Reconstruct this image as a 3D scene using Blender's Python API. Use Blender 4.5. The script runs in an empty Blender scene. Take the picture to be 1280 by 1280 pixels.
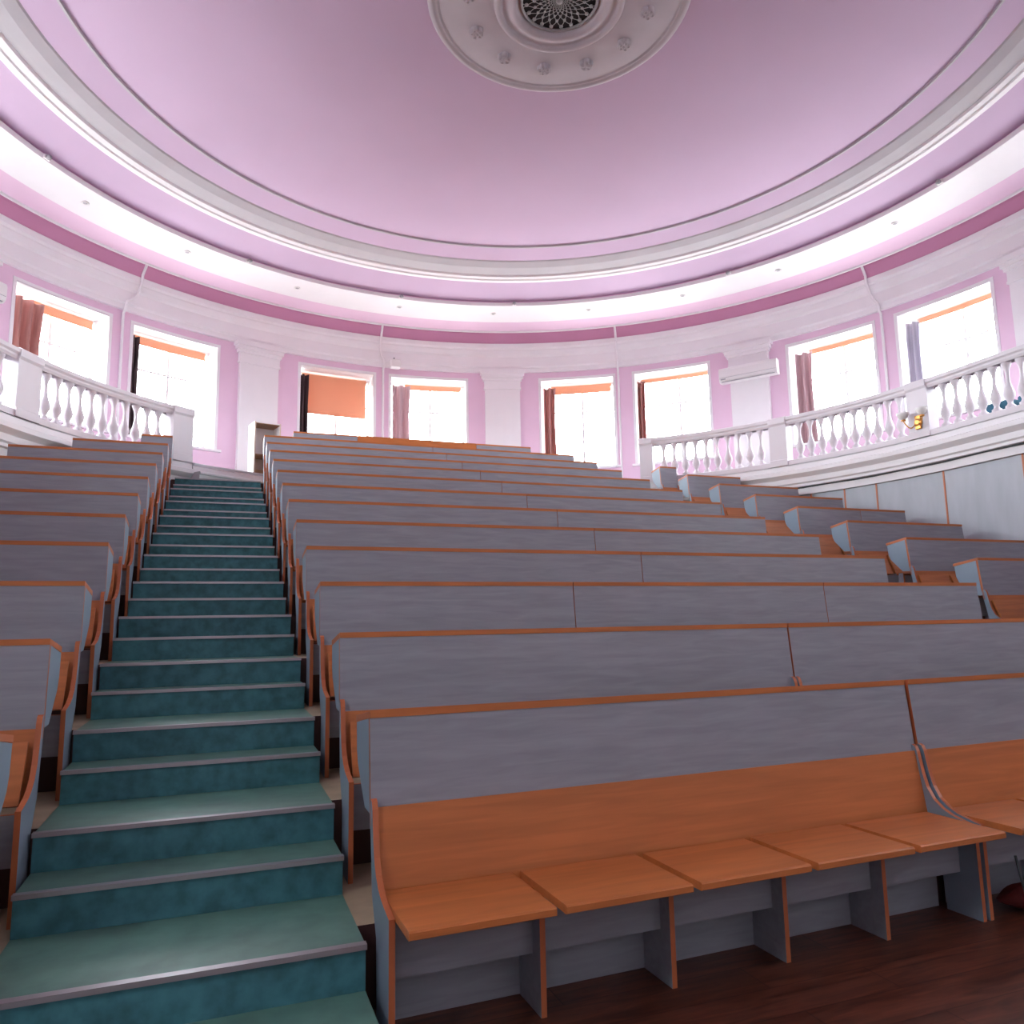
import bpy, math, random
from mathutils import Vector, Matrix
random.seed(7)
scn = bpy.context.scene
COL = scn.collection
R = math.radians
PI = math.pi

# ------------------------------------------------------------------ materials
def lin(r, g, b):
    f = lambda c: (c / 255 / 12.92) if c / 255 <= 0.04045 else ((c / 255 + 0.055) / 1.055) ** 2.4
    return (f(r), f(g), f(b), 1)

def new_mat(name, col, rough=0.6, metal=0.0, spec=0.5):
    m = bpy.data.materials.new(name)
    m.use_nodes = True
    b = m.node_tree.nodes['Principled BSDF']
    b.inputs['Base Color'].default_value = col if len(col) == 4 else (*col, 1)
    b.inputs['Roughness'].default_value = rough
    b.inputs['Metallic'].default_value = metal
    b.inputs['Specular IOR Level'].default_value = spec
    return m

def vary(m, scale=(1, 1, 1), amount=0.12, detail=4, nscale=3.0, bump=0.0, dark=None, per_object=True, distort=0.0):
    """multiply the base colour by a stretched noise (wood grain, mottling, plaster)"""
    nt = m.node_tree
    N, L = nt.nodes, nt.links
    b = N['Principled BSDF']
    base = tuple(b.inputs['Base Color'].default_value)
    tc = N.new('ShaderNodeTexCoord')
    mp = N.new('ShaderNodeMapping')
    mp.inputs['Scale'].default_value = scale
    if per_object:
        oi = N.new('ShaderNodeObjectInfo')
        ml = N.new('ShaderNodeMath'); ml.operation = 'MULTIPLY'; ml.inputs[1].default_value = 37.0
        L.new(oi.outputs['Random'], ml.inputs[0])
        L.new(ml.outputs[0], mp.inputs['Location'])
    L.new(tc.outputs['Object'], mp.inputs['Vector'])
    nz = N.new('ShaderNodeTexNoise')
    nz.inputs['Scale'].default_value = nscale
    nz.inputs['Detail'].default_value = detail
    nz.inputs['Distortion'].default_value = distort
    L.new(mp.outputs['Vector'], nz.inputs['Vector'])
    rp = N.new('ShaderNodeValToRGB')
    e = rp.color_ramp.elements
    d = dark if dark else tuple(c * (1 - amount) for c in base[:3]) + (1,)
    h = tuple(min(1, c * (1 + amount)) for c in base[:3]) + (1,)
    e[0].position, e[0].color = 0.32, d
    e[1].position, e[1].color = 0.68, h
    L.new(nz.outputs['Fac'], rp.inputs['Fac'])
    L.new(rp.outputs['Color'], b.inputs['Base Color'])
    if bump:
        bp = N.new('ShaderNodeBump')
        bp.inputs['Strength'].default_value = bump
        bp.inputs['Distance'].default_value = 0.01
        L.new(nz.outputs['Fac'], bp.inputs['Height'])
        L.new(bp.outputs['Normal'], b.inputs['Normal'])
    return m

M = {}
M['pink'] = vary(new_mat('pink wall paint', (.78, .565, .705), .75, spec=.25), amount=.03, nscale=1.2, bump=.03, per_object=False)
M['pink_ceiling'] = vary(new_mat('shade darkened ceiling pink', (.585, .445, .595), .8, spec=.2), amount=.035, nscale=.5, bump=.02, per_object=False)  # wall pink with the dimmer light of the ceiling put into the colour
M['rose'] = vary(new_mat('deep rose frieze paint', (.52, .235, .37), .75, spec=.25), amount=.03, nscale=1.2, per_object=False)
M['side'] = vary(new_mat('sky tinted grey laminate side', (.25, .315, .385), .4, spec=.4), amount=.04, nscale=3)  # same grey laminate; sky light on the bench sides put into the colour
M['tierside'] = new_mat('dark red brown tier face', (.07, .026, .024), .6)
M['balu'] = new_mat('off white balustrade paint', (.74, .70, .735), .55)
M['medal'] = vary(new_mat('grey medallion plaster', (.60, .575, .615), .6, spec=.25), amount=.04, nscale=3, per_object=False)
M['white'] = vary(new_mat('white painted plaster', (.84, .825, .84), .6, spec=.3), amount=.02, nscale=2.0, bump=.02, per_object=False)
M['stone'] = vary(new_mat('grey white plaster moulding', (.53, .515, .54), .7, spec=.25), amount=.03, nscale=2.0, bump=.02, per_object=False)
M['grey'] = vary(new_mat('grey wood grain laminate', (.30, .315, .36), .42, spec=.4), scale=(1.2, 9, 11), amount=.10, detail=7, nscale=2.6, distort=.6)
M['orange'] = vary(new_mat('orange beech laminate', (.52, .17, .052), .38, spec=.4), scale=(1.0, 10, 14), amount=.13, detail=5, nscale=2.0, distort=.5)
M['edge'] = new_mat('orange edge banding', (.50, .15, .06), .4, spec=.4)
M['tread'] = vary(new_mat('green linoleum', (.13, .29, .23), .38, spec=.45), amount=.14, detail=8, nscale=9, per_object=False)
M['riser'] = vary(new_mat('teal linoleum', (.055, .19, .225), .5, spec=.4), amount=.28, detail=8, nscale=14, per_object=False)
M['alu'] = new_mat('aluminium nosing', (.46, .45, .48), .34, metal=.75)
M['beige'] = vary(new_mat('worn beige linoleum', (.42, .35, .23), .55), amount=.18, detail=6, nscale=5, per_object=False)
M['panel'] = vary(new_mat('pale blue grey wall panel', (.40, .43, .475), .4, spec=.45), scale=(3, 3, .7), amount=.07, nscale=2.0)
M['blindfab'] = new_mat('orange blind fabric', (.72, .35, .21), .8)
M['dark'] = new_mat('dark recess', (.02, .018, .02), .9)
M['plastic'] = new_mat('white plastic', (.80, .79, .78), .35)
M['greyplastic'] = new_mat('grey plastic', (.35, .35, .37), .5)
M['cable'] = new_mat('dark cable sheath', (.045, .055, .06), .5)
M['brass'] = new_mat('brass', (.72, .36, .10), .28, metal=.9)
M['shade'] = new_mat('frosted glass shade', (.82, .82, .80), .25)
M['curtain'] = vary(new_mat('brown pink curtain cloth', (.46, .25, .23), .9, spec=.1), scale=(8, 8, .4), amount=.2, nscale=2)
M['mauve'] = vary(new_mat('mauve curtain cloth', (.52, .38, .40), .9, spec=.1), scale=(8, 8, .4), amount=.18, nscale=2)
M['darkcloth'] = vary(new_mat('dark brown curtain cloth', (.085, .055, .06), .9, spec=.1), scale=(8, 8, .4), amount=.25, nscale=2)
M['lilac'] = vary(new_mat('grey lilac curtain cloth', (.58, .55, .61), .9, spec=.1), scale=(8, 8, .4), amount=.18, nscale=2)
M['wood'] = vary(new_mat('brown wood', (.34, .20, .11), .5), scale=(8, 8, 1), amount=.2, nscale=2)
M['palewood'] = new_mat('pale wood edge', (.66, .52, .42), .5)
M['teal'] = vary(new_mat('dark teal upholstery', (.032, .10, .145), .8, spec=.2), amount=.2, nscale=8)
M['redcloth'] = vary(new_mat('dark red cloth', (.085, .012, .012), .9, spec=.1), amount=.3, nscale=10)
M['silver'] = new_mat('grey metal lattice', (.42, .43, .43), .45, metal=.5)
M['frame'] = new_mat('white window paint', (.86, .86, .86), .4)

# cloth lets daylight through
def translucent(m, fac):
    nt = m.node_tree; N, L = nt.nodes, nt.links
    b = N['Principled BSDF']; out = N['Material Output']
    t = N.new('ShaderNodeBsdfTranslucent')
    src = b.inputs['Base Color']
    if src.is_linked: L.new(src.links[0].from_socket, t.inputs['Color'])
    else: t.inputs['Color'].default_value = src.default_value
    mx = N.new('ShaderNodeMixShader'); mx.inputs[0].default_value = fac
    L.new(b.outputs[0], mx.inputs[1]); L.new(t.outputs[0], mx.inputs[2])
    L.new(mx.outputs[0], out.inputs['Surface'])
translucent(M['blindfab'], .13)
translucent(M['curtain'], .22)
translucent(M['mauve'], .21)
translucent(M['lilac'], .22)

def glass_mat():
    m = bpy.data.materials.new('window glass'); m.use_nodes = True
    nt = m.node_tree; N, L = nt.nodes, nt.links
    N.remove(N['Principled BSDF'])
    tr = N.new('ShaderNodeBsdfTransparent'); tr.inputs['Color'].default_value = (.97, .985, .98, 1)
    gl = N.new('ShaderNodeBsdfGlossy'); gl.inputs['Roughness'].default_value = .02
    fr = N.new('ShaderNodeFresnel'); fr.inputs['IOR'].default_value = 1.45
    mx = N.new('ShaderNodeMixShader')
    L.new(fr.outputs[0], mx.inputs[0]); L.new(tr.outputs[0], mx.inputs[1]); L.new(gl.outputs[0], mx.inputs[2])
    L.new(mx.outputs[0], N['Material Output'].inputs['Surface'])
    return m
M['glass'] = glass_mat()

def wood_floor():
    m = new_mat('dark red laminate floor', (.15, .05, .028), .33, spec=.4)
    nt = m.node_tree; N, L = nt.nodes, nt.links; b = N['Principled BSDF']
    tc = N.new('ShaderNodeTexCoord')
    br = N.new('ShaderNodeTexBrick')
    br.offset = .37; br.inputs['Scale'].default_value = 1
    br.inputs['Brick Width'].default_value = 1.25; br.inputs['Row Height'].default_value = .19
    br.inputs['Mortar Size'].default_value = .003
    br.inputs['Color1'].default_value = (.135, .042, .024, 1)
    br.inputs['Color2'].default_value = (.085, .026, .015, 1)
    br.inputs['Mortar'].default_value = (.04, .012, .008, 1)
    L.new(tc.outputs['Object'], br.inputs['Vector'])
    mp = N.new('ShaderNodeMapping'); mp.inputs['Scale'].default_value = (1.4, 12, 1)
    L.new(tc.outputs['Object'], mp.inputs['Vector'])
    nz = N.new('ShaderNodeTexNoise'); nz.inputs['Scale'].default_value = 2.2; nz.inputs['Detail'].default_value = 7; nz.inputs['Distortion'].default_value = 1.0
    L.new(mp.outputs['Vector'], nz.inputs['Vector'])
    mx = N.new('ShaderNodeMixRGB'); mx.blend_type = 'MULTIPLY'; mx.inputs[0].default_value = .8
    rp = N.new('ShaderNodeValToRGB')
    rp.color_ramp.elements[0].position = .3; rp.color_ramp.elements[0].color = (.22, .18, .16, 1)
    rp.color_ramp.elements[1].position = .7; rp.color_ramp.elements[1].color = (1.5, 1.45, 1.4, 1)
    L.new(nz.outputs['Fac'], rp.inputs['Fac'])
    L.new(br.outputs['Color'], mx.inputs[1]); L.new(rp.outputs['Color'], mx.inputs[2])
    L.new(mx.outputs[0], b.inputs['Base Color'])
    return m
M['floor'] = wood_floor()

# ------------------------------------------------------------------ mesh helpers
class MB:
    def __init__(s): s.v = []; s.f = []; s.m = []; s.mats = []; s.sm = []
    def mi(s, mat):
        if mat not in s.mats: s.mats.append(mat)
        return s.mats.index(mat)
    def face(s, pts, mat, smooth=False):
        n = len(s.v); s.v += [tuple(p) for p in pts]
        s.f.append(tuple(range(n, n + len(pts)))); s.m.append(s.mi(mat)); s.sm.append(smooth)
    def box(s, a, b, mat, tf=None):
        x0, y0, z0 = a; x1, y1, z1 = b
        P = [(x0, y0, z0), (x1, y0, z0), (x1, y1, z0), (x0, y1, z0), (x0, y0, z1), (x1, y0, z1), (x1, y1, z1), (x0, y1, z1)]
        if tf: P = [tf @ Vector(p) for p in P]
        n = len(s.v); s.v += [tuple(p) for p in P]; k = s.mi(mat)
        for q in ((3, 2, 1, 0), (4, 5, 6, 7), (0, 1, 5, 4), (1, 2, 6, 5), (2, 3, 7, 6), (3, 0, 4, 7)):
            s.f.append(tuple(n + i for i in q)); s.m.append(k); s.sm.append(False)
    def prism_x(s, prof, x0, x1, mside, medge, edge_from=0):
        """a (y,z) outline extruded along x; the two big faces take mside, the rim medge"""
        n = len(s.v); c = len(prof)
        s.v += [(x0, y, z) for y, z in prof] + [(x1, y, z) for y, z in prof]
        ks, ke = s.mi(mside), s.mi(medge)
        s.f.append(tuple(n + i for i in range(c))); s.m.append(ks); s.sm.append(False)
        s.f.append(tuple(n + c + i for i in reversed(range(c)))); s.m.append(ks); s.sm.append(False)
        for i in range(c):
            j = (i + 1) % c
            s.f.append((n + j, n + i, n + c + i, n + c + j)); s.m.append(ke); s.sm.append(False)
    def grid(s, rows, mat, closed=False, smooth=True, matf=None):
        """rows of points joined to quads"""
        n = len(s.v); w = len(rows[0])
        for r in rows: s.v += [tuple(p) for p in r]
        k = s.mi(mat)
        for i in range(len(rows) - 1):
            kk = s.mi(matf[i]) if matf else k
            for j in range(w if closed else w - 1):
                j2 = (j + 1) % w
                s.f.append((n + i * w + j, n + i * w + j2, n + (i + 1) * w + j2, n + (i + 1) * w + j)); s.m.append(kk); s.sm.append(smooth)
    def lathe(s, prof, mat, seg=12, tf=None, cap=True, smooth=True):
        rows = []
        for r, z in prof:
            row = [Vector((r * math.cos(2 * PI * i / seg), r * math.sin(2 * PI * i / seg), z)) for i in range(seg)]
            if tf: row = [tf @ p for p in row]
            rows.append(row)
        s.grid(rows, mat, closed=True, smooth=smooth)
        if cap:
            s.face(list(reversed(rows[0])), mat); s.face(rows[-1], mat)
    def tube(s, pts, rad, mat, seg=8, cap=True):
        pts = [Vector(p) for p in pts]; rows = []
        up = None
        for i, p in enumerate(pts):
            d = (pts[min(i + 1, len(pts) - 1)] - pts[max(i - 1, 0)]).normalized()
            if up is None or abs(d.dot(up)) > .99:
                up = Vector((0, 0, 1)) if abs(d.z) < .9 else Vector((1, 0, 0))
            a = d.cross(up).normalized(); b = a.cross(d).normalized(); up = b
            rows.append([p + a * (rad * math.cos(2 * PI * k / seg)) + b * (rad * math.sin(2 * PI * k / seg)) for k in range(seg)])
        s.grid(rows, mat, closed=True)
        if cap: s.face(rows[0], mat); s.face(list(reversed(rows[-1])), mat)
    def mesh(s, name):
        me = bpy.data.meshes.new(name)
        me.from_pydata(s.v, [], s.f)
        for mt in s.mats: me.materials.append(mt)
        for p, k, q in zip(me.polygons, s.m, s.sm): p.material_index = k; p.use_smooth = q
        me.update()
        return me

def add(name, data, parent=None, loc=(0, 0, 0)):
    o = bpy.data.objects.new(name, data); COL.objects.link(o)
    o.location = loc
    if parent: o.parent = parent
    return o
def part(name, mb, parent, bevel=0.0):
    o = add(name, mb.mesh(name), parent)
    if bevel: bev(o, bevel)
    return o
def bev(o, w, seg=2):
    b = o.modifiers.new('bevel', 'BEVEL'); b.width = w; b.segments = seg; b.limit_method = 'ANGLE'; b.angle_limit = R(50)
def tag(o, label, cat, group=None):
    o['label'] = label; o['category'] = cat
    if group: o['group'] = group
    return o
def thing(name, label, cat, loc=(0, 0, 0), rz=0.0, group=None):
    o = add(name, None, None, loc); o.rotation_euler = (0, 0, rz); o.empty_display_size = .1
    return tag(o, label, cat, group)
def struct(name, mb, parent=None):
    o = add(name, mb.mesh(name), parent)
    o['kind'] = 'structure'
    return o
def dup(root, loc, rz, label, group=None):
    r = root.copy(); COL.objects.link(r); r.location = loc; r.rotation_euler = (0, 0, rz); r['label'] = label
    if group: r['group'] = group
    for ch in list(root.children):
        c = ch.copy(); COL.objects.link(c); c.parent = r
        for g in list(ch.children):
            d = g.copy(); COL.objects.link(d); d.parent = c
    return r

# ------------------------------------------------------------------ plan of the hall
CX, CY = 3.15, 7.55            # centre of the horseshoe
RW, RO = 8.2, 8.78             # inner and outer face of the window wall
RB = 6.05                      # balcony front
RL = 6.22                      # wall below the balcony
ZB = 3.9                       # balcony floor
Y_FRONT = -4.0
def P(a, r, z, ref=None):
    """point at plan angle a (degrees from the hall axis, clockwise); beyond +-90 the plan runs straight towards the stage"""
    ref = ref or r
    if abs(a) <= 90:
        t = R(a); return Vector((CX + r * math.sin(t), CY + r * math.cos(t), z))
    s = 1 if a > 0 else -1
    return Vector((CX + s * r, CY - ref * (R(abs(a)) - PI / 2), z))
def inward(a):
    if abs(a) <= 90: t = R(a); return Vector((-math.sin(t), -math.cos(t), 0))
    return Vector((-1 if a > 0 else 1, 0, 0))
def radial_rz(a):
    """z rotation that turns local -y towards the hall centre"""
    return -R(max(-90, min(90, a)))
A_END = 90 + math.degrees((CY - Y_FRONT) / RW)
ROWY0, PITCH, RISE, TOPZ = 3.1017, .8375, .30, 1.0796
def Yr(r): return ROWY0 + PITCH * (r - 1)
def Zf(r): return RISE * (r - 1)

# ------------------------------------------------------------------ floor and tiers
mb = MB()
mb.face([(CX - RW, Y_FRONT, 0), (CX + RW, Y_FRONT, 0), (CX + RW, CY, 0), (CX - RW, CY, 0)], M['floor'])
struct('floor', mb)
def tier(yf, z0, z1, name, mat):
    mb = MB(); rr = RL + .02
    pts = []
    if yf < CY:
        pts = [(CX - rr, yf), (CX + rr, yf)]
        arc = [(CX + rr * math.cos(R(t)), CY + rr * math.sin(R(t))) for t in range(0, 181, 4)]
    else:
        t0 = math.asin((yf - CY) / rr)
        arc = [(CX + rr * math.cos(t0 + (PI - 2 * t0) * i / 30), CY + rr * math.sin(t0 + (PI - 2 * t0) * i / 30)) for i in range(31)]
    pts += arc
    mb.face([(x, y, z1) for x, y in pts], mat)
    for i in range(len(pts)):
        (x0, y0), (x1, y1) = pts[i], pts[(i + 1) % len(pts)]
        mb.face([(x0, y0, z0), (x1, y1, z0), (x1, y1, z1), (x0, y0, z1)], M['tierside'])
    return struct(name, mb)
for r in range(2, 14):
    tier(Yr(r - 1) - (.01 if r == 2 else .085), 0 if r == 2 else Zf(r - 1), Zf(r), 'floor_tier', M['beige'])

# ------------------------------------------------------------------ stairs
def nosing(k):
    y = Yr((k + 1) // 2) - .2036 if k % 2 else Yr(k // 2) + .3495
    return y, .15 * (k + 1) + .004
def stairs(x0, x1, kmax, name, k0=0):
    mb = MB(); strips = []
    for k in range(k0, kmax + 1):
        y, z = nosing(k)
        y2 = nosing(k + 1)[0] if k < kmax else y + .9
        zb = nosing(k - 1)[1] if k > 0 else 0
        # tread, riser, sides
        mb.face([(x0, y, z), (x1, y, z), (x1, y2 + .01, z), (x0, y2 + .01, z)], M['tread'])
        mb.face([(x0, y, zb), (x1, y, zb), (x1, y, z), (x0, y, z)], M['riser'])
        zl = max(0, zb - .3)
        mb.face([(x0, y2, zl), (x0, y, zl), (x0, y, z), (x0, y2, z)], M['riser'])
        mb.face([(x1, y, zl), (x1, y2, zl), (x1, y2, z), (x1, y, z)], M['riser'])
        strips.append((y, z))
    st = struct(name, mb)
    sb = MB()
    sb.box((x0 - .003, -.012, -.013), (x1 + .003, -.0005, .004), M['alu'])
    sb.box((x0 - .003, -.012, .0005), (x1 + .003, .022, .005), M['alu'])
    me = sb.mesh('nosing_strip')
    for y, z in strips:
        o = add('nosing_strip', me, st, (0, y, z)); o['kind'] = 'structure'
    return st
stairs(-.672, .520, 23, 'stairs_left')
stairs(6.02, 7.03, 23, 'stairs_right')

# ------------------------------------------------------------------ window wall
WIN = []      # (a0, a1)
for c in (-72.2, -36.2, -.2, 36.2, 73.0):
    pass
WIN = [(-85.4, -74.4), (-71.2, -60.2), (-48.97, -38.06), (-35.05, -24.11), (-12.48, -1.83), (.81, 12.1),
       (23.64, 34.62), (37.87, 48.64), (60.06, 71.21), (74.36, 85.5), (97.0, 107.9), (-107.9, -97.0)]  # last two, on the straight walls, are unseen and added for extra light
ZS, ZH = 4.69, 6.67
WIN = [(a0, a1, ZS, ZH) for a0, a1 in WIN] + [(a0, a1, ZS, ZH) for a0, a1 in ((140.0, 151.0), (-151.0, -140.0))]  # pair near the stage is unseen, added to light the bench fronts
WIN.sort()
ZTOP = 7.75
def wall(a0, a1, name, zlo=0.0):
    wins = [w for w in WIN if w[0] >= a0 - .01 and w[1] <= a1 + .01]
    br = {a0, a1}
    for w in wins: br |= {w[0], w[1]}
    a = a0
    while a < a1: br.add(a); a += 3.0
    br = sorted(br)
    zs = sorted({zlo, 3.6, ZTOP} | {w[2] for w in wins} | {w[3] for w in wins})
    mb = MB()
    for rr in (RW, RO):
        for i in range(len(br) - 1):
            b0, b1 = br[i], br[i + 1]
            if b1 - b0 < 1e-6: continue
            mid = (b0 + b1) / 2
            for j in range(len(zs) - 1):
                zm = (zs[j] + zs[j + 1]) / 2
                if any(w[0] < mid < w[1] and w[2] < zm < w[3] for w in wins): continue
                mb.face([P(b0, rr, zs[j], RW), P(b1, rr, zs[j], RW), P(b1, rr, zs[j + 1], RW), P(b0, rr, zs[j + 1], RW)], (M['pink'] if zs[j] > 3.5 else M['panel']) if rr == RW else M['white'])
    return struct(name, mb)
wall(-90, 90, 'wall_back', 0.0)
wall(-A_END, -90, 'wall_left')
wall(90, A_END, 'wall_right')
mb = MB()
mb.face([(CX - RO, Y_FRONT, 0), (CX + RO, Y_FRONT, 0), (CX + RO, Y_FRONT, ZTOP + .6), (CX - RO, Y_FRONT, ZTOP + .6)], M['white'])
struct('wall_front', mb)

# windows: painted reveal, sill, sash frame with mullion and transom, panes
RG = 8.66
def arcpts(a0, a1, r, z, n=6): return [P(a0 + (a1 - a0) * i / n, r, z, RW) for i in range(n + 1)]
def frame_bar(mb, a0, a1, z0, z1, r0, r1, mat, n=6):
    """curved bar between two plan angles"""
    n = n if a1 - a0 > 1.5 else 1
    rows = [arcpts(a0, a1, r0, z0, n), arcpts(a0, a1, r0, z1, n), arcpts(a0, a1, r1, z1, n), arcpts(a0, a1, r1, z0, n), arcpts(a0, a1, r0, z0, n)]
    mb.grid(rows, mat, smooth=False)
    for k in (0, -1):
        mb.face([rows[0][k], rows[1][k], rows[2][k], rows[3][k]], mat)
for i, (a0, a1, ZS, ZH) in enumerate(WIN):
    mb = MB()
    e = .02
    w = 1.0 / RW * 180 / PI
    # reveal lining
    for a in (a0, a1):
        mb.face([P(a, RW - .012, ZS, RW), P(a, RO, ZS, RW), P(a, RO, ZH, RW), P(a, RW - .012, ZH, RW)], M['white'])
    mb.grid([arcpts(a0, a1, RW - .012, ZH), arcpts(a0, a1, RO, ZH)], M['white'], smooth=False)
    mb.grid([arcpts(a0, a1, RW - .012, ZS), arcpts(a0, a1, RO, ZS)], M['white'], smooth=False)
    # narrow white surround on the wall
    t = .055 * w
    frame_bar(mb, a0 - t, a0, ZS, ZH + .055, RW - .012, RW + .01, M['white'])
    frame_bar(mb, a1, a1 + t, ZS, ZH + .055, RW - .012, RW + .01, M['white'])
    frame_bar(mb, a0, a1, ZH, ZH + .055, RW - .012, RW + .01, M['white'])
    wo = struct('window_%d' % (i + 1), mb)
    fb = MB(); f = .05 * w
    frame_bar(fb, a0, a0 + f, ZS, ZH, RG - .03, RG + .03, M['frame'])
    frame_bar(fb, a1 - f, a1, ZS, ZH, RG - .03, RG + .03, M['frame'])
    frame_bar(fb, a0 + f, a1 - f, ZS, ZS + .05, RG - .03, RG + .03, M['frame'])
    frame_bar(fb, a0 + f, a1 - f, ZH - .05, ZH, RG - .03, RG + .03, M['frame'])
    am = (a0 + a1) / 2 + .6
    frame_bar(fb, am - f * .45, am + f * .45, ZS + .05, ZH - .05, RG - .022, RG + .022, M['frame'])
    frame_bar(fb, a0 + f, a1 - f, ZH - .64, ZH - .605, RG - .022, RG + .022, M['frame'])
    o = part('window_frame', fb, wo); o['kind'] = 'structure'
    gb = MB()
    gb.grid([arcpts(a0 + f, a1 - f, RG, ZS + .05), arcpts(a0 + f, a1 - f, RG, ZH - .05)], M['glass'])
    o = part('pane', gb, wo); o['kind'] = 'structure'
    sb = MB(); frame_bar(sb, a0 - 2 * t, a1 + 2 * t, ZS - .04, ZS, RW - .09, RO, M['white'])
    o = part('window_sill', sb, wo); o['kind'] = 'structure'
    # daylight portal for the renderer, lying in the window opening
    ld = bpy.data.lights.new('daylight', 'AREA'); ld.shape = 'RECTANGLE'
    ld.size = 1.62; ld.size_y = ZH - ZS; ld.cycles.is_portal = True
    lo = add('daylight', ld, None, P((a0 + a1) / 2, RO + .03, (ZS + ZH) / 2, RW))
    n = inward((a0 + a1) / 2)
    lo.rotation_euler = n.to_track_quat('-Z', 'Z').to_euler()

# ------------------------------------------------------------------ swept mouldings of wall, cornice and ceiling
def centre(r):
    t = max(0.0, min(1.0, (6.7 - r) / (6.7 - 1.5)))
    return CX + .18 * t, CY - .55 * t
def ring(mb, prof, mats, seg=144):
    rows = []
    for r, z in prof:
        x, y = centre(r)
        rows.append([(x + r * math.sin(2 * PI * i / seg), y + r * math.cos(2 * PI * i / seg), z) for i in range(seg)])
    mb.grid(rows, mats[0], closed=True, smooth=False, matf=mats)
def path_sweep(mb, prof, mats, a0, a1, ref, step=2.0):
    n = max(2, int(abs(a1 - a0) / step))
    rows = [[P(a0 + (a1 - a0) * i / n, r, z, ref) for i in range(n + 1)] for r, z in prof]
    mb.grid(rows, mats[0], smooth=False, matf=mats)
    for k in (0, -1): mb.face([row[k] for row in rows], mats[0])
W_ = M['white']; PK = M['pink']; PC = M['pink_ceiling']; ST = M['stone']
mb = MB()
prof = [(RW + .02, 6.85), (8.13, 6.85), (8.13, 6.94), (8.10, 6.97), (8.10, 7.18), (8.06, 7.22), (8.03, 7.30), (8.03, 7.33), (7.99, 7.36), (7.98, 7.45), (8.0, 7.455), (7.985, 7.48), (7.88, 7.62), (7.86, 7.665)]
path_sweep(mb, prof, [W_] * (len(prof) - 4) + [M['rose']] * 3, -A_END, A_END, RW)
struct('trim_1', mb)                                            # entablature above the windows
mb = MB()
# ceiling from the wall inwards
prof = [(RW + .1, 7.66), (7.84, 7.66), (7.83, 7.635), (7.79, 7.635), (7.78, 7.66), (7.38, 7.70), (7.37, 7.692), (6.84, 7.775), (6.74, 7.785), (6.72, 7.845), (6.765, 7.85), (6.765, 7.885), (6.16, 8.02),
        (6.15, 7.985), (6.07, 7.985), (6.06, 8.01), (6.02, 8.01), (6.01, 7.99), (5.95, 8.00), (5.93, 8.03), (5.86, 8.045), (5.74, 8.075), (5.62, 8.13), (5.60, 8.15), (5.255, 8.212), (5.25, 8.197), (5.225, 8.199), (5.22, 8.232), (4.0, 8.265), (2.6, 8.285), (1.2, 8.295), (.02, 8.295)]
mats = [PK, W_, W_, W_, PK, W_, W_, W_, W_, PK, PK, PC,
        W_, W_, W_, W_, W_, W_, W_, ST, ST, ST, ST, PC, ST, ST, ST, PC, PC, PC, PC]
ring(mb, prof, mats)
# flat ceiling over the stage end
n = 40
rows = []
arc = [(CX + (RW + .1) * math.sin(R(90 + 180 * i / n)), CY + (RW + .1) * math.cos(R(90 + 180 * i / n))) for i in range(n + 1)]
mb.grid([[(x, y, 7.66) for x, y in arc], [(x, min(y, Y_FRONT), 7.66) for x, y in arc]], PK, smooth=False)
# roof above, closes the shell
mb.face([(CX - RO - .3, Y_FRONT - .3, 8.6), (CX + RO + .3, Y_FRONT - .3, 8.6), (CX + RO + .3, CY + RO + .3, 8.6), (CX - RO - .3, CY + RO + .3, 8.6)], W_)
struct('ceiling', mb)
mb = MB()
path_sweep(mb, [(RW, 7.6), (RO, 7.6), (RO, 8.6), (RO + .02, 8.6), (RO + .02, 7.6)], [W_] * 4, -A_END, A_END, RW)
struct('trim_2', mb)                                            # wall head closing the roof space

# pilasters
for i, a in enumerate((-90.5, -54.6, -18.5, 17.7, 54.6, 90.6)):
    mb = MB(); w = 180 / PI / RW
    def blk(hw, z0, z1, d):
        frame_bar(mb, a - hw * w, a + hw * w, z0, z1, RW - d, RW + .01, W_, 4)
    blk(.43, ZB, 4.06, .12); blk(.385, 4.06, 6.46, .09); blk(.41, 6.46, 6.50, .11); blk(.40, 6.50, 6.66, .10); blk(.43, 6.66, 6.72, .13); blk(.46, 6.72, 6.79, .16); blk(.49, 6.79, 6.86, .19)
    struct('trim_%d' % (i + 3), mb)

# ------------------------------------------------------------------ balcony slab, fascia and lower wall
mb = MB()
prof = [(RW + .02, ZB), (RB + .02, ZB), (RB, ZB - .02), (RB, ZB - .09), (RB - .05, ZB - .11), (RB - .05, ZB - .17), (RB - .01, ZB - .20), (RB + .03, ZB - .23), (RB + .03, ZB - .31), (RB + .06, ZB - .33), (RB + .06, ZB - .37),
        (RB + .11, ZB - .38), (RB + .12, ZB - .50), (RL + .01, ZB - .50), (RL + .01, ZB - .54), (RW + .02, ZB - .54)]
A_BAL = 138
path_sweep(mb, prof, [ST] + [W_] * (len(prof) - 2), -A_BAL, -36.6, RB)
path_sweep(mb, prof, [ST] + [W_] * (len(prof) - 2), 40.8, A_BAL, RB)
struct('floor_balcony', mb)
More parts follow.
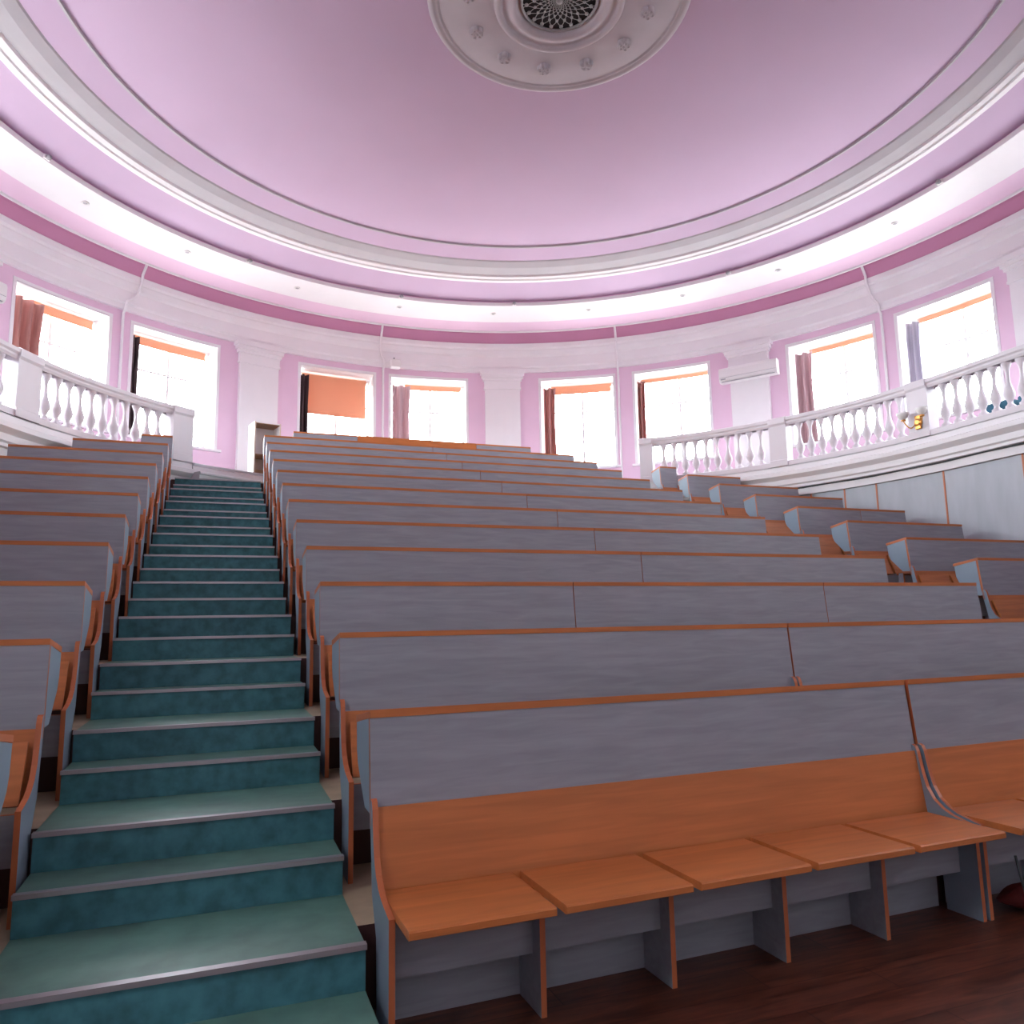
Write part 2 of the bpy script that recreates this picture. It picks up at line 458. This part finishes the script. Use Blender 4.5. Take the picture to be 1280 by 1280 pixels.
# landing behind the last rows: two low curved steps up to the gallery floor
mb = MB()
prof = [(RW + .02, ZB), (6.02, ZB), (6.00, ZB - .012), (6.00, ZB - .045), (6.03, ZB - .05), (6.03, 3.75), (5.86, 3.75), (5.84, 3.735), (5.84, 3.71), (5.865, 3.70), (5.865, 3.50), (RW, 3.5)]
path_sweep(mb, prof, [ST] + [M['stone'], M['stone'], W_, W_, W_, W_, W_, W_, W_, W_], -36.6, 40.8, RB)
struct('floor_landing', mb)
def lower_wall(a0, a1, name):
    mb = MB()
    n = int((a1 - a0) / 2)
    rows = [[P(a0 + (a1 - a0) * i / n, RL + d, z, RB) for i in range(n + 1)] for d, z in ((0, 0), (0, 3.40))]
    mb.grid(rows, M['panel'], smooth=False)
    o = struct(name, mb)
    return o
lower_wall(30, A_BAL, 'wall_right_lower')
lower_wall(-A_BAL, -30, 'wall_left_lower')
TR = 9
for a in (63.2, 68.3, 73.46, 78.28, 88.14, 98.88, 109.0, -88.0, -78.0, -98.5):
    mb = MB(); w = 180 / PI / RL
    rows = [[P(a - .012 * w, RL - .008, z, RB), P(a + .012 * w, RL - .008, z, RB)] for z in (0, 3.40)]
    mb.grid(rows, M['edge'])
    for s in (-1, 1):
        mb.face([P(a + s * .012 * w, RL - .008, 0, RB), P(a + s * .012 * w, RL + .002, 0, RB), P(a + s * .012 * w, RL + .002, 3.4, RB), P(a + s * .012 * w, RL - .008, 3.4, RB)], M['edge'])
    struct('trim_%d' % TR, mb); TR += 1

# ------------------------------------------------------------------ balustrades
bal_prof = [(.060, 0), (.060, .035), (.040, .05), (.030, .075), (.036, .10), (.062, .155), (.068, .19), (.062, .225), (.040, .29), (.026, .36), (.021, .42), (.023, .46), (.030, .51), (.044, .545), (.050, .565), (.058, .575), (.060, .60)]
bmb = MB(); bmb.lathe(bal_prof, M['balu'], 14)
BAL_ME = bmb.mesh('baluster')
def balustrade(peds, label):
    """peds: list of (a0, a1) pedestals in order; runs of balusters between them"""
    mid = (peds[0][0] + peds[-1][1]) / 2
    root = thing('balustrade', label, 'balustrade', P((peds[0][0] + peds[0][1]) / 2, RB + .09, ZB, RB))
    off = root.location
    def loc_part(name, mb):
        mb.v = [tuple(Vector(v) - off) for v in mb.v]
        return part(name, mb, root)
    a0, a1 = peds[0][0], peds[-1][1]
    lo, hi = min(a0, a1), max(a0, a1)
    rc = RB + .09
    mb = MB()
    path_sweep(mb, [(rc - .09, ZB), (rc - .09, ZB + .075), (rc - .07, ZB + .085), (rc + .07, ZB + .085), (rc + .09, ZB + .075), (rc + .09, ZB)], [M['balu']] * 5, lo, hi, RB)
    loc_part('plinth', mb)
    mb = MB(); zt = ZB + .685
    path_sweep(mb, [(rc - .065, zt), (rc - .085, zt + .03), (rc - .085, zt + .055), (rc - .11, zt + .075), (rc - .115, zt + .12), (rc - .08, zt + .135), (rc + .08, zt + .135), (rc + .115, zt + .12), (rc + .11, zt + .075), (rc + .085, zt + .055), (rc + .085, zt + .03), (rc + .065, zt)], [M['balu']] * 11, lo, hi, RB)
    loc_part('handrail', mb)
    for p0, p1 in peds:
        mb = MB(); l, h = min(p0, p1), max(p0, p1)
        path_sweep(mb, [(rc - .115, ZB), (rc - .115, ZB + .10), (rc - .10, ZB + .11), (rc - .10, ZB + .69), (rc - .125, ZB + .72), (rc - .125, ZB + .81), (rc - .10, ZB + .826), (rc + .10, ZB + .826), (rc + .125, ZB + .81), (rc + .125, ZB + .72), (rc + .10, ZB + .69), (rc + .10, ZB + .11), (rc + .115, ZB + .10), (rc + .115, ZB)], [M['balu']] * 13, l, h, RB, step=1.0)
        loc_part('pedestal', mb)
    for i in range(len(peds) - 1):
        s0, s1 = peds[i][1], peds[i + 1][0]
        n = max(1, round(abs(s1 - s0) / 1.76) - 1)
        for k in range(n):
            a = s0 + (s1 - s0) * (k + 1) / (n + 1)
            o = add('baluster', BAL_ME, root, P(a, rc, ZB + .085, RB) - off)
    return root
balustrade([(-36.7, -40.0), (-60.75, -64.4), (-85.2, -88.4), (-109, -112)], 'white balustrade curving along the left balcony above the left bench block')
balustrade([(40.9, 43.1), (63.0, 65.8), (85.0, 88.1), (107.5, 110.5)], 'white balustrade curving along the right balcony, with a brass wall lamp on it')

# ------------------------------------------------------------------ lecture benches
T = .022
END_PROF = [(-.355, 0), (-.352, .425), (-.29, .437), (-.235, .450), (-.185, .472), (-.140, .507), (-.108, .560), (-.090, .620), (-.078, .680), (-.070, .725), (-.058, .750), (-.040, .758), (-.022, .748), (-.018, .725), (-.045, .60), (-.075, .42), (-.150, .30), (-.165, .0)]
BRK_PROF = [(.0125, 1.050), (.262, 1.010), (.250, .90), (.225, .845), (.075, .705), (-.020, .70)]
def lerp_board(z0, y0, z1, y1, th):
    """board leaning in the y-z plane as an outline (front face y0..y1)"""
    d = Vector((y1 - y0, z1 - z0)).normalized(); n = Vector((d.y, -d.x))
    return [(y0, z0), (y1, z1), (y1 + n.x * th, z1 + n.y * th), (y0 + n.x * th, z0 + n.y * th)]
_cache = {}
def bench_meshes(L, n, zb):
    key = (round(L, 3), n, zb)
    if key in _cache: return _cache[key]
    D = {}
    m = MB(); m.prism_x(END_PROF, 0, T, M['side'], M['edge']); D['end'] = m.mesh('end_panel')
    m = MB(); m.prism_x(BRK_PROF, 0, T, M['side'], M['edge']); D['brk'] = m.mesh('desk_bracket')
    m = MB(); m.prism_x(lerp_board(.405, -.106, zb, -.056, .018), T, L - T, M['orange'], M['orange']); D['back'] = m.mesh('backrest')
    m = MB(); m.prism_x(lerp_board(.66, -.048, 1.056, -.008, .018), 0, L, M['edge'], M['grey']); D['front'] = m.mesh('desk_front')
    m = MB(); m.prism_x([(-.012, 1.054), (-.012, 1.080), (.275, 1.038), (.275, 1.012)], 0, L, M['edge'], M['orange']); D['desk'] = m.mesh('desk_top')
    m = MB(); m.box((T, -.255, .195), (L - T, -.237, .395), M['grey']); m.box((T, -.2555, .395), (L - T, -.2365, .397), M['edge']); D['apron'] = m.mesh('apron')
    m = MB(); m.box((T, -.118, .0), (L - T, -.100, .40), M['grey']); D['kick'] = m.mesh('kick_board')
    m = MB(); m.prism_x([(-.325, 0), (-.325, .418), (-.262, .418), (-.262, .39), (-.23, .39), (-.23, .418), (-.12, .418), (-.12, 0)], -.011, .011, M['grey'], M['edge']); D['div'] = m.mesh('divider')
    sw = (L - 2 * T) / n
    m = MB(); m.prism_x([(-.122, .419), (-.530, .416), (-.537, .420), (-.537, .441), (-.530, .446), (-.122, .446)], .001, sw - .036, M['orange'], M['orange']); D['seat_down'] = m.mesh('seat')
    m = MB(); m.prism_x(lerp_board(.418, -.200, .655, -.096, .018), .020, sw - .020, M['orange'], M['orange']); D['seat_up'] = m.mesh('seat')
    _cache[key] = D
    return D
GRP = 'grey and orange lecture benches'
def bench(x0, x1, r, n, label, down=False, rz=0.0, front_mat=None, dy=0.0):
    L = x1 - x0
    D = bench_meshes(L, n, .728 if r == 1 else .702)
    root = thing('lecture_bench', label, 'bench', (x0, Yr(r) + dy, Zf(r)), rz, GRP)
    g = lambda nm, me, x=0.0: add(nm, me, root, (x, 0, 0))
    g('end_panel', D['end']); g('end_panel', D['end'], L - T)
    g('desk_bracket', D['brk']); g('desk_bracket', D['brk'], L - T)
    g('backrest', D['back']); fr = g('desk_front', D['front']); g('desk_top', D['desk'])
    g('apron', D['apron'])
    if r == 1: g('kick_board', D['kick'])
    sw = (L - 2 * T) / n
    for i in range(1, n): g('divider', D['div'], T + sw * i)
    for i in range(n): g('seat', D['seat_down' if down else 'seat_up'], T + sw * i)
    if front_mat:
        me = fr.data.copy(); me.materials.clear(); me.materials.append(front_mat); fr.data = me
    return root
ORD = ['zeroth', 'front', 'second', 'third', 'fourth', 'fifth', 'sixth', 'seventh', 'eighth', 'ninth', 'tenth', 'eleventh', 'twelfth', 'thirteenth']
# central block
bench(.563, 3.378, 1, 5, 'front bench with five lowered orange seats, nearest the foot of the green stairs', True, rz=R(1.2))
bench(3.402, 6.20, 1, 5, 'front bench at the right picture edge with lowered orange seats', True, rz=R(1.2), dy=.0593)
bench(.563, 3.297, 2, 5, 'bench left of the joint in the second row of the central block')
bench(3.309, 6.02, 2, 5, 'bench right of the joint in the second row of the central block')
bench(.563, 2.236, 3, 3, 'short bench beside the stairs in the third row of the central block')
bench(2.242, 4.372, 3, 4, 'middle of three benches in the third row of the central block')
bench(4.378, 6.01, 3, 3, 'short bench at the right end of the third row of the central block')
for r in range(4, 13):
    xe = 5.90 if r < 12 else 5.87
    bench(.563, 3.257, r, 5, 'bench left of the joint, beside the stairs, %s row up in the central block' % ORD[r])
    bench(3.263, xe, r, 5, 'bench right of the joint, by the right aisle, %s row up in the central block' % ORD[r])
bench(1.07, 2.137, 13, 2, 'short grey bench at the left end of the topmost row, under the orange lowered blind')
bench(2.143, 4.30, 13, 4, 'bench with an orange front in the middle of the topmost row before the windows', front_mat=M['orange'])
bench(4.306, 5.377, 13, 2, 'short grey bench at the right end of the topmost row, before the middle pilaster')
# left block
for r in range(1, 12):
    y = Yr(r) + .28
    xl = CX - (math.sqrt(5.97 ** 2 - max(0, y - CY) ** 2))
    xl = max(xl, {9: -2.336, 10: -1.771, 11: -1.249}.get(r, -9))
    n = max(1, round((-.69 - xl) / .54))
    where = {1: 'mostly outside the picture', 2: 'lowest one in the picture', 11: 'topmost, below the balustrade post'}.get(r, '')
    lab = 'bench left of the stairs, in line with the %s row of the central block' % ORD[r]
    if r == 11: lab = 'narrow topmost bench left of the stairs, below the end post of the balustrade'
    if r == 2: lab = 'lowest bench left of the stairs, raised orange seat at the left picture edge'
    bench(xl, -.69, r, n, lab)
# right block
RE = {3: 9.03, 4: 9.03, 5: 9.03, 6: 9.03, 7: 8.99, 8: 8.70, 9: 8.62, 10: 8.16, 11: 7.45}
for r in range(3, 12):
    lab = 'bench along the right wall, in line with the %s row of the central block' % ORD[r]
    if r == 11: lab = 'narrow topmost bench right of the right aisle, before the right balustrade'
    if r == 7:
        bench(7.12, 8.18, r, 2, 'left part of the jointed bench along the right wall, level with the seventh central row')
        bench(8.186, RE[r], r, 2, 'right part of the jointed bench along the right wall, level with the seventh central row')
        continue
    bench(7.12, RE[r], r, max(1, round((RE[r] - 7.12) / .54)), lab)

# ------------------------------------------------------------------ curtains and roller blinds
vis = [w for w in WIN if -50 < w[0] < 86 and w[2] > 4]
cur = [  # curtain a0, a1, material, folds
    (-48.5, -44.9, 'curtain', 3), (-34.75, -33.5, 'darkcloth', 2), (-12.3, -10.9, 'darkcloth', 2), (1.25, 3.85, 'mauve', 2),
    (24.0, 25.75, 'curtain', 2), (38.0, 39.15, 'curtain', 2), (60.4, 62.6, 'mauve', 2), (74.6, 76.2, 'lilac', 2)]
ORDW = ['first', 'second', 'third', 'fourth', 'fifth', 'sixth', 'seventh', 'eighth']
clab = ['wide brown pink curtain in three folds at the leftmost window', 'narrow dark brown curtain at the second window from the left', 'narrow dark brown curtain beside the orange lowered blind',
        'mauve curtain bunched at the window right of the orange lowered blind', 'brown pink curtain at the window right of the middle pilaster', 'narrow brown mauve curtain at the window above the right balustrade end',
        'dusty pink curtain at the window right of the wall air conditioner', 'grey lilac curtain at the rightmost window']
blab = ['orange roller blind rolled up at the leftmost window', 'orange roller blind rolled up at the second window from the left', 'orange roller blind lowered halfway over its window',
        'orange roller blind rolled up at the window right of the lowered blind', 'orange roller blind rolled up at the window right of the middle pilaster', 'orange roller blind rolled up at the window above the right balustrade end',
        'orange roller blind rolled up at the window right of the air conditioner', 'orange roller blind rolled up at the rightmost window']
bz = [6.49, 6.49, 5.80, 6.53, 6.46, 6.56, 6.55, 6.55]
for i, w in enumerate(vis):
    a0, a1, mt, nf = cur[i]
    mb = MB(); rows = []
    zt, zb = 6.56, 4.72
    base = P(a0, 8.45, zb, RW)
    for z in (zb, 4.9, 5.4, 5.9, 6.3, 6.5, zt):
        row = []
        n = nf * 12
        for k in range(n + 1):
            t = k / n
            sq = 1 + .06 * math.sin(3 * z)
            a = a0 + (a1 - a0) * t * sq
            rr = 8.45 - .07 * math.cos(2 * PI * nf * t) * (.75 if z > 6.4 else 1)
            row.append(P(a, rr, z, RW) - base)
        rows.append(row)
    mb.grid(rows, M[mt])
    back = [[p - inward((a0 + a1) / 2) * .012 for p in row] for row in rows]
    mb.grid(back, M[mt])
    o = add('curtain', mb.mesh('curtain'), None, base)
    tag(o, clab[i], 'curtain', 'window curtains')
    # blind
    b0, b1 = max(w[0] + .55, a1 - .6), w[1] - .55
    root = thing('roller_blind', blab[i], 'blind', P((b0 + b1) / 2, 8.58, 6.58, RW), 0, 'orange roller blinds')
    off = root.location
    mb = MB(); mb.tube([P(b0 + (b1 - b0) * k / 6, 8.58, 6.60, RW) - off for k in range(7)], .035, M['blindfab'], 10)
    part('roller', mb, root)
    mb = MB(); frame_bar(mb, b0 + .05, b1 - .05, bz[i], 6.60, 8.545, 8.549, M['blindfab'])
    mb.v = [tuple(Vector(v) - off) for v in mb.v]; part('blind_fabric', mb, root)
    mb = MB(); frame_bar(mb, b0 + .03, b1 - .03, bz[i] - .018, bz[i], 8.537, 8.557, M['blindfab'])
    mb.v = [tuple(Vector(v) - off) for v in mb.v]; part('bottom_bar', mb, root)
    mb = MB()
    d = (P(b1, 8.58, 6.6, RW) - P(b0, 8.58, 6.6, RW)).normalized()
    e = P(b1, 8.58, 6.60, RW) - off
    mb.tube([e, e + d * .04], .045, M['plastic'], 12)
    part('end_cap', mb, root)

# ------------------------------------------------------------------ white conduits over the wall
for a, lab, j in ((-36.5, 'white pipe running down the wall between the two left windows', -1.3), (-.45, 'white pipe running down the wall beside the small white box', .6), (35.45, 'white pipe running down the wall above the right balustrade end', 0), (72.5, 'white pipe running down the wall between the two rightmost windows', .8)):
    mb = MB()
    at = a - j
    base = P(a, RW - .02, ZB, RW)
    pts = [P(at, 7.85, 7.64, RW), P(at, 7.955, 7.49, RW), P(at, 7.955, 7.36, RW), P(at, 8.0, 7.31, RW), P(at, 8.065, 7.19, RW), P(a + (at - a) * .55, 8.07, 7.06, RW), P(a, 8.075, 6.98, RW), P(a, 8.105, 6.90, RW), P(a, 8.11, 6.84, RW), P(a, RW - .022, 6.80, RW), P(a, RW - .022, 5.5, RW), P(a, RW - .022, ZB + .01, RW)]
    mb.tube([p - base for p in pts], .024, M['white'], 10)
    tag(add('wall_pipe', mb.mesh('wall_pipe'), None, base), lab, 'pipe', 'white wall pipes')

# ------------------------------------------------------------------ small box by the middle pipe
t = thing('junction_box', 'small white box on the white cornice between the two middle left windows', 'box', P(1.15, 8.06, 6.80, RW), radial_rz(1.15))
mb = MB(); mb.box((-.10, -.13, 0), (.10, .04, .17), M['plastic']); part('housing', mb, t, .012)
mb = MB(); mb.box((-.05, -.06, .162), (.05, .03, .19), M['greyplastic']); mb.box((-.03, -.02, .185), (.0, .04, .24), M['greyplastic']); part('bracket', mb, t)

# ------------------------------------------------------------------ air conditioners
def aircon(a, z, label):
    t = thing('air_conditioner', label, 'air conditioner', P(a, 8.08, z, RW), radial_rz(a), 'wall air conditioners')
    hw, h = .575, .30
    mb = MB()
    prof = [(.0, 0.0), (-.15, .0), (-.185, .04), (-.20, .10), (-.20, .24), (-.185, .285), (-.15, .30), (0, .30)]
    mb.prism_x(prof, -hw, hw, M['plastic'], M['plastic']); part('housing', mb, t, .01)
    mb = MB(); mb.box((-hw + .05, -.184, .006), (hw - .05, -.15, .016), M['greyplastic']); part('air_outlet', mb, t)
    mb = MB(); mb.box((-hw + .02, -.206, .09), (hw - .02, -.199, .093), M['greyplastic']); part('panel_seam', mb, t)
    mb = MB(); mb.box((-hw + .04, -.201, .05), (-hw + .14, -.19, .07), M['greyplastic']); part('display', mb, t)
    mb = MB(); mb.box((-.5, 0, .02), (.5, .04, .28), M['plastic']); part('mounting_plate', mb, t)
    return t
aircon(54.85, 6.12, 'white air conditioner mounted across the right pilaster')
aircon(-55.6, 6.12, 'white air conditioner at the left picture edge beside the leftmost window')

# ------------------------------------------------------------------ ceiling medallion
mx, my = centre(1.47); mz = 8.292
med = thing('ceiling_medallion', 'round white plaster medallion with flower bosses and a dark grille in the pink ceiling', 'ceiling medallion', (mx, my, mz))
def lring(prof, mat, name, seg=96):
    mb = MB(); mb.lathe(prof, mat, seg, cap=False); return part(name, mb, med)
lring([(1.475, .02), (1.475, -.012), (1.465, -.030), (1.44, -.040), (1.41, -.036), (1.395, -.020), (1.38, -.024), (1.365, -.024), (1.36, -.012), (1.34, -.010)], M['medal'], 'outer_rim')
lring([(1.345, -.012), (.74, -.028), (.72, -.02)], M['medal'], 'flat_band')
lring([(.735, -.02), (.725, -.06), (.70, -.075), (.665, -.07), (.655, -.045), (.64, -.03), (.60, -.035), (.56, -.06), (.53, -.075), (.50, -.07), (.475, -.04), (.46, -.01), (.43, .02), (.41, .05)], M['medal'], 'inner_rim')
for k in range(12):
    a = R(13 + 30 * k)
    mb = MB(); c = Vector((1.02 * math.sin(a), 1.02 * math.cos(a), -.025))
    mb.lathe([(.075, .005), (.072, -.008), (.05, -.012), (.045, -.008)], M['medal'], 20, Matrix.Translation(c))
    for q in range(5):
        b = 2 * PI * q / 5 + k
        mb.lathe([(.038, 0), (.038, -.035), (.028, -.062), (.014, -.055), (.003, -.036)], M['medal'], 12, Matrix.Translation(c + Vector((.048 * math.sin(b), .048 * math.cos(b), -.005))))
    mb.lathe([(.022, 0), (.022, -.06), (.012, -.075), (.002, -.078)], M['medal'], 12, Matrix.Translation(c))
    part('flower_boss', mb, med)
mb = MB(); mb.lathe([(.42, .0), (.42, .12)], M['dark'], 48, cap=False)
mb.face([(.42 * math.cos(2 * PI * i / 48), .42 * math.sin(2 * PI * i / 48), -.004) for i in range(48)], M['dark'])
part('grille_recess', mb, med)
mb = MB()
NS = 20
def polar(r, t, z): return Vector((r * math.cos(t), r * math.sin(t), z))
for s in (-1, 1):
    for k in range(NS):
        L_, R_ = [], []
        for i in range(25):
            u = i / 24; r = .035 * (.425 / .035) ** u; th = 2 * PI * k / NS + s * 1.5 * u
            wd = .0028 + .0042 * u
            L_.append(polar(r, th - wd / r * .8, -.020)); R_.append(polar(r, th + wd / r * .8, -.020))
        mb.grid([L_, R_], M['silver'])
for k in range(NS):
    for q in range(2, 9):
        u = (q + .5) / 9 ; r = .035 * (.425 / .035) ** u; th = 2 * PI * (k + (0 if q % 2 else .5)) / NS
        mb.lathe([(.062 * r, 0), (.062 * r, -.012), (.03 * r, -.016)], M['silver'], 8, Matrix.Translation(polar(r, th, -.008)))
mb.lathe([(.435, -.004), (.435, -.03), (.41, -.03), (.41, -.004)], M['silver'], 48, cap=False)
mb.lathe([(.04, -.01), (.03, -.03), (.002, -.032)], M['silver'], 16)
part('grille', mb, med)

# ------------------------------------------------------------------ recessed spotlights and little sensors on the ceiling ring
def spot(a, label):
    t = thing('recessed_spotlight', label, 'spotlight', P(a, 7.05, 7.745, RW), 0, 'unlit recessed spotlights in the ceiling ring')
    mb = MB(); mb.lathe([(.055, .004), (.058, -.010), (.05, -.014), (.036, -.010)], M['plastic'], 20, cap=False); part('bezel', mb, t)
    mb = MB(); mb.lathe([(.038, -.004), (.028, -.010), (.002, -.012)], M['greyplastic'], 16); part('lens', mb, t)
SL = {-64.0: None}
spl = ['first', 'second', 'third', 'fourth', 'fifth', 'sixth', 'seventh', 'eighth', 'ninth', 'tenth']
for i, a in enumerate((-47.9, -33.25, -16.3, .3, 16.0, 32.0, 47.5, 62.6, 79.9, 97.0)):
    spot(a, 'small unlit recessed spotlight, %s from the left along the white ceiling ring' % spl[i])
for i, (a, where) in enumerate(((-55.9, 'far left'), (-25.2, 'left'), (0, 'middle left'), (19.5, 'middle'), (55.8, 'right'), (88.4, 'far right'))):
    t = thing('ceiling_sensor', 'little grey sensor on the inner edge of the ceiling ring, %s of six' % spl[i], 'sensor', P(a, 6.70, 7.82, RW), radial_rz(a), 'sensors on the ceiling ring')
    mb = MB(); mb.box((-.05, -.0, -.03), (.05, .03, .03), M['plastic']); part('base', mb, t, .004)
    mb = MB(); mb.lathe([(.035, 0), (.034, .035), (.02, .05)], M['greyplastic'], 14, Matrix.Rotation(R(90), 4, 'X')); part('head', mb, t)

# ------------------------------------------------------------------ open cabinet at the top of the stairs
t = thing('open_cabinet', 'white open cabinet with pale wooden edges at the top of the stairs', 'cabinet', (.476, 12.60, ZB), R(14))
t.location = (.44, 12.95, ZB)
Wc, Dc, Hc = .43, .34, .86
mb = MB(); mb.box((0, 0, 0), (.02, Dc, Hc), M['white']); mb.box((-.001, -.004, 0), (.021, .0, Hc), M['palewood']); part('side_panel', mb, t)
mb = MB(); mb.box((Wc - .02, 0, 0), (Wc, Dc, Hc), M['white']); mb.box((Wc - .021, -.004, 0), (Wc + .001, 0, Hc), M['palewood']); part('side_panel', mb, t)
mb = MB(); mb.box((.02, Dc - .015, .02), (Wc - .02, Dc, Hc - .02), M['white']); part('back_panel', mb, t)
mb = MB(); mb.box((0.02, 0, Hc - .03), (Wc - .02, Dc - .015, Hc - .02), M['wood']); mb.box((0.02, -.004, Hc - .02), (Wc - .02, Dc - .015, Hc), M['white']); part('top_panel', mb, t)
mb = MB(); mb.box((.02, .01, .30), (Wc - .02, Dc - .015, .32), M['wood']); part('shelf', mb, t)
mb = MB(); mb.box((.02, .01, 0), (Wc - .02, Dc - .015, .06), M['wood']); part('bottom_panel', mb, t)

# ------------------------------------------------------------------ brass wall lamp on the right balustrade
sa = 86.6
t = thing('wall_lamp', 'brass wall lamp with two glass shades on the right balustrade post', 'wall lamp', P(sa, RB - .012, ZB + .12, RB), radial_rz(sa))
mb = MB(); mb.lathe([(.06, 0), (.07, .015), (.055, .03), (.03, .04)], M['brass'], 20, Matrix.Translation((0, 0, .10)) @ Matrix.Rotation(R(90), 4, 'X')); mb.box((-.045, -.03, 0), (.045, 0, .2), M['brass']); part('back_plate', mb, t, .01)
for s in (-1, 1):
    mb = MB(); pts = []
    for k in range(13):
        u = k / 12; th = PI * u
        pts.append((s * (.02 + .13 * u), -.03 - .09 * u, .09 - .085 * math.sin(th) + .05 * u))
    mb.tube(pts, .009, M['brass'], 8)
    e = Vector(pts[-1]); mb.lathe([(.028, 0), (.034, .012), (.02, .03)], M['brass'], 14, Matrix.Translation(e))
    part('arm', mb, t)
    mb = MB(); mb.lathe([(.022, .02), (.055, .045), (.078, .085), (.085, .12), (.078, .12), (.05, .055), (.015, .03)], M['shade'], 20, Matrix.Translation(e), cap=False); part('glass_shade', mb, t)

# ------------------------------------------------------------------ cable along the right wall below the balcony
mb = MB(); base = P(88, RB + .08, ZB - .37, RB); pts = []
for k in range(60):
    a = 55 + k * (108 - 55) / 59
    pts.append(P(a, RB + .098, ZB - .385 + .004 * math.sin(a * .55), RB) - base)
mb.tube(pts, .011, M['cable'], 8)
tag(add('cable', mb.mesh('cable'), None, base), 'dark cable strung along the foot of the right balcony above the blue wall panels', 'cable')

# ------------------------------------------------------------------ low teal seats behind the right balustrade
for i, a in enumerate((92.5, 97.5, 102.5)):
    t = thing('upholstered_stool', 'low teal seat seen through the right balustrade, %s from the brass lamp' % ['nearest', 'second', 'third'][i], 'stool', P(a, 6.95, ZB, RB), radial_rz(a), 'teal seats on the balcony')
    mb = MB(); mb.box((-.22, -.2, .26), (.22, .2, .40), M['teal']); part('cushion', mb, t, .03)
    for sx in (-1, 1):
        for sy in (-1, 1):
            mb = MB(); mb.box((sx * .19 - .02, sy * .17 - .02, 0), (sx * .19 + .02, sy * .17 + .02, .262), M['wood']); part('leg', mb, t)

# ------------------------------------------------------------------ red cloth and cord under the second front bench
mb = MB()
rows = []
for i in range(9):
    u = i / 8; row = []
    for k in range(20):
        th = 2 * PI * k / 20
        rr = math.sin(PI * (u * .96 + .02)) ** .7
        row.append((.17 * rr * math.cos(th) * (1 + .12 * math.sin(3 * th + i)), .09 * rr * math.sin(th) * (1 + .15 * math.sin(2 * th)), .10 * u * (1 + .12 * math.sin(4 * th)) + .001))
    rows.append(row)
mb.grid(rows, M['redcloth'], closed=True); mb.face(list(reversed(rows[0])), M['redcloth']); mb.face(rows[-1], M['redcloth'])
o = add('cloth_bundle', mb.mesh('cloth_bundle'), None, (3.72, 2.86, 0)); tag(o, 'dark red cloth bundle on the floor under the front bench at the right edge', 'cloth')
mb = MB()
mb.tube([(0, 0, .30), (.005, -.01, .22), (.02, -.015, .14), (.03, -.02, .06), (.05, -.02, .015), (.12, -.01, .008)], .006, M['cable'], 8)
o = add('hanging_cord', mb.mesh('hanging_cord'), None, (3.50, 2.72, 0)); tag(o, 'dark cord hanging to the floor under the front bench at the right edge', 'cord')

# ------------------------------------------------------------------ daylight, camera, view
wd = bpy.data.worlds.new('overcast sky'); scn.world = wd; wd.use_nodes = True
bg = wd.node_tree.nodes['Background']
wn, wl = wd.node_tree.nodes, wd.node_tree.links
tcw = wn.new('ShaderNodeTexCoord'); sx = wn.new('ShaderNodeSeparateXYZ'); rw = wn.new('ShaderNodeValToRGB')
wl.new(tcw.outputs['Generated'], sx.inputs[0])
mr = wn.new('ShaderNodeMapRange'); mr.inputs['From Min'].default_value = -1; mr.inputs['From Max'].default_value = 1
wl.new(sx.outputs['Z'], mr.inputs['Value']); wl.new(mr.outputs[0], rw.inputs['Fac'])
ce = rw.color_ramp.elements
ce[0].position = .29; ce[0].color = (.50, .50, .50, 1)          # unseen pavement tone, shaped to brighten the ceiling rim
e2 = ce.new(.35); e2.color = (.09, .09, .09, 1)                 # unseen dark band to the horizon, shaped to keep the ceiling centre dim
e3 = ce.new(.485); e3.color = (.09, .09, .09, 1)
ce = sorted(ce, key=lambda q: q.position)
ce[3].position = .52; ce[3].color = (.89, .955, 1.0, 1)          # bright overcast sky
wl.new(rw.outputs['Color'], bg.inputs['Color'])
bg.inputs['Strength'].default_value = 33.0

cd = bpy.data.cameras.new('camera'); cam = add('camera', cd)
scn.camera = cam
cd.sensor_width = 36; cd.sensor_fit = 'HORIZONTAL'; cd.lens = 36 * 964.73 / 1280
cd.clip_start = .05; cd.clip_end = 200
yaw, pit, rol = .3621, .1432, .0182
r = Vector((math.cos(yaw), -math.sin(yaw), 0)); f0 = Vector((math.sin(yaw), math.cos(yaw), 0)); u = Vector((0, 0, 1))
f = f0 * math.cos(pit) + u * math.sin(pit); d = -(u * math.cos(pit) - f0 * math.sin(pit))
r2 = r * math.cos(rol) + d * math.sin(rol); d2 = d * math.cos(rol) - r * math.sin(rol)
mw = Matrix((( r2.x, -d2.x, -f.x, 0), (r2.y, -d2.y, -f.y, 0), (r2.z, -d2.z, -f.z, 1.41), (0, 0, 0, 1)))
cam.matrix_world = mw

scn.view_settings.view_transform = 'Standard'
scn.view_settings.look = 'None'
scn.view_settings.exposure = 0.0
scn.view_settings.gamma = 1.0
scn.view_settings.use_curve_mapping = False
cy = scn.cycles
cy.use_denoising = True
cy.max_bounces = 14; cy.diffuse_bounces = 10; cy.glossy_bounces = 4; cy.transparent_max_bounces = 12
cy.sample_clamp_indirect = 8.0
cy.caustics_reflective = False; cy.caustics_refractive = False
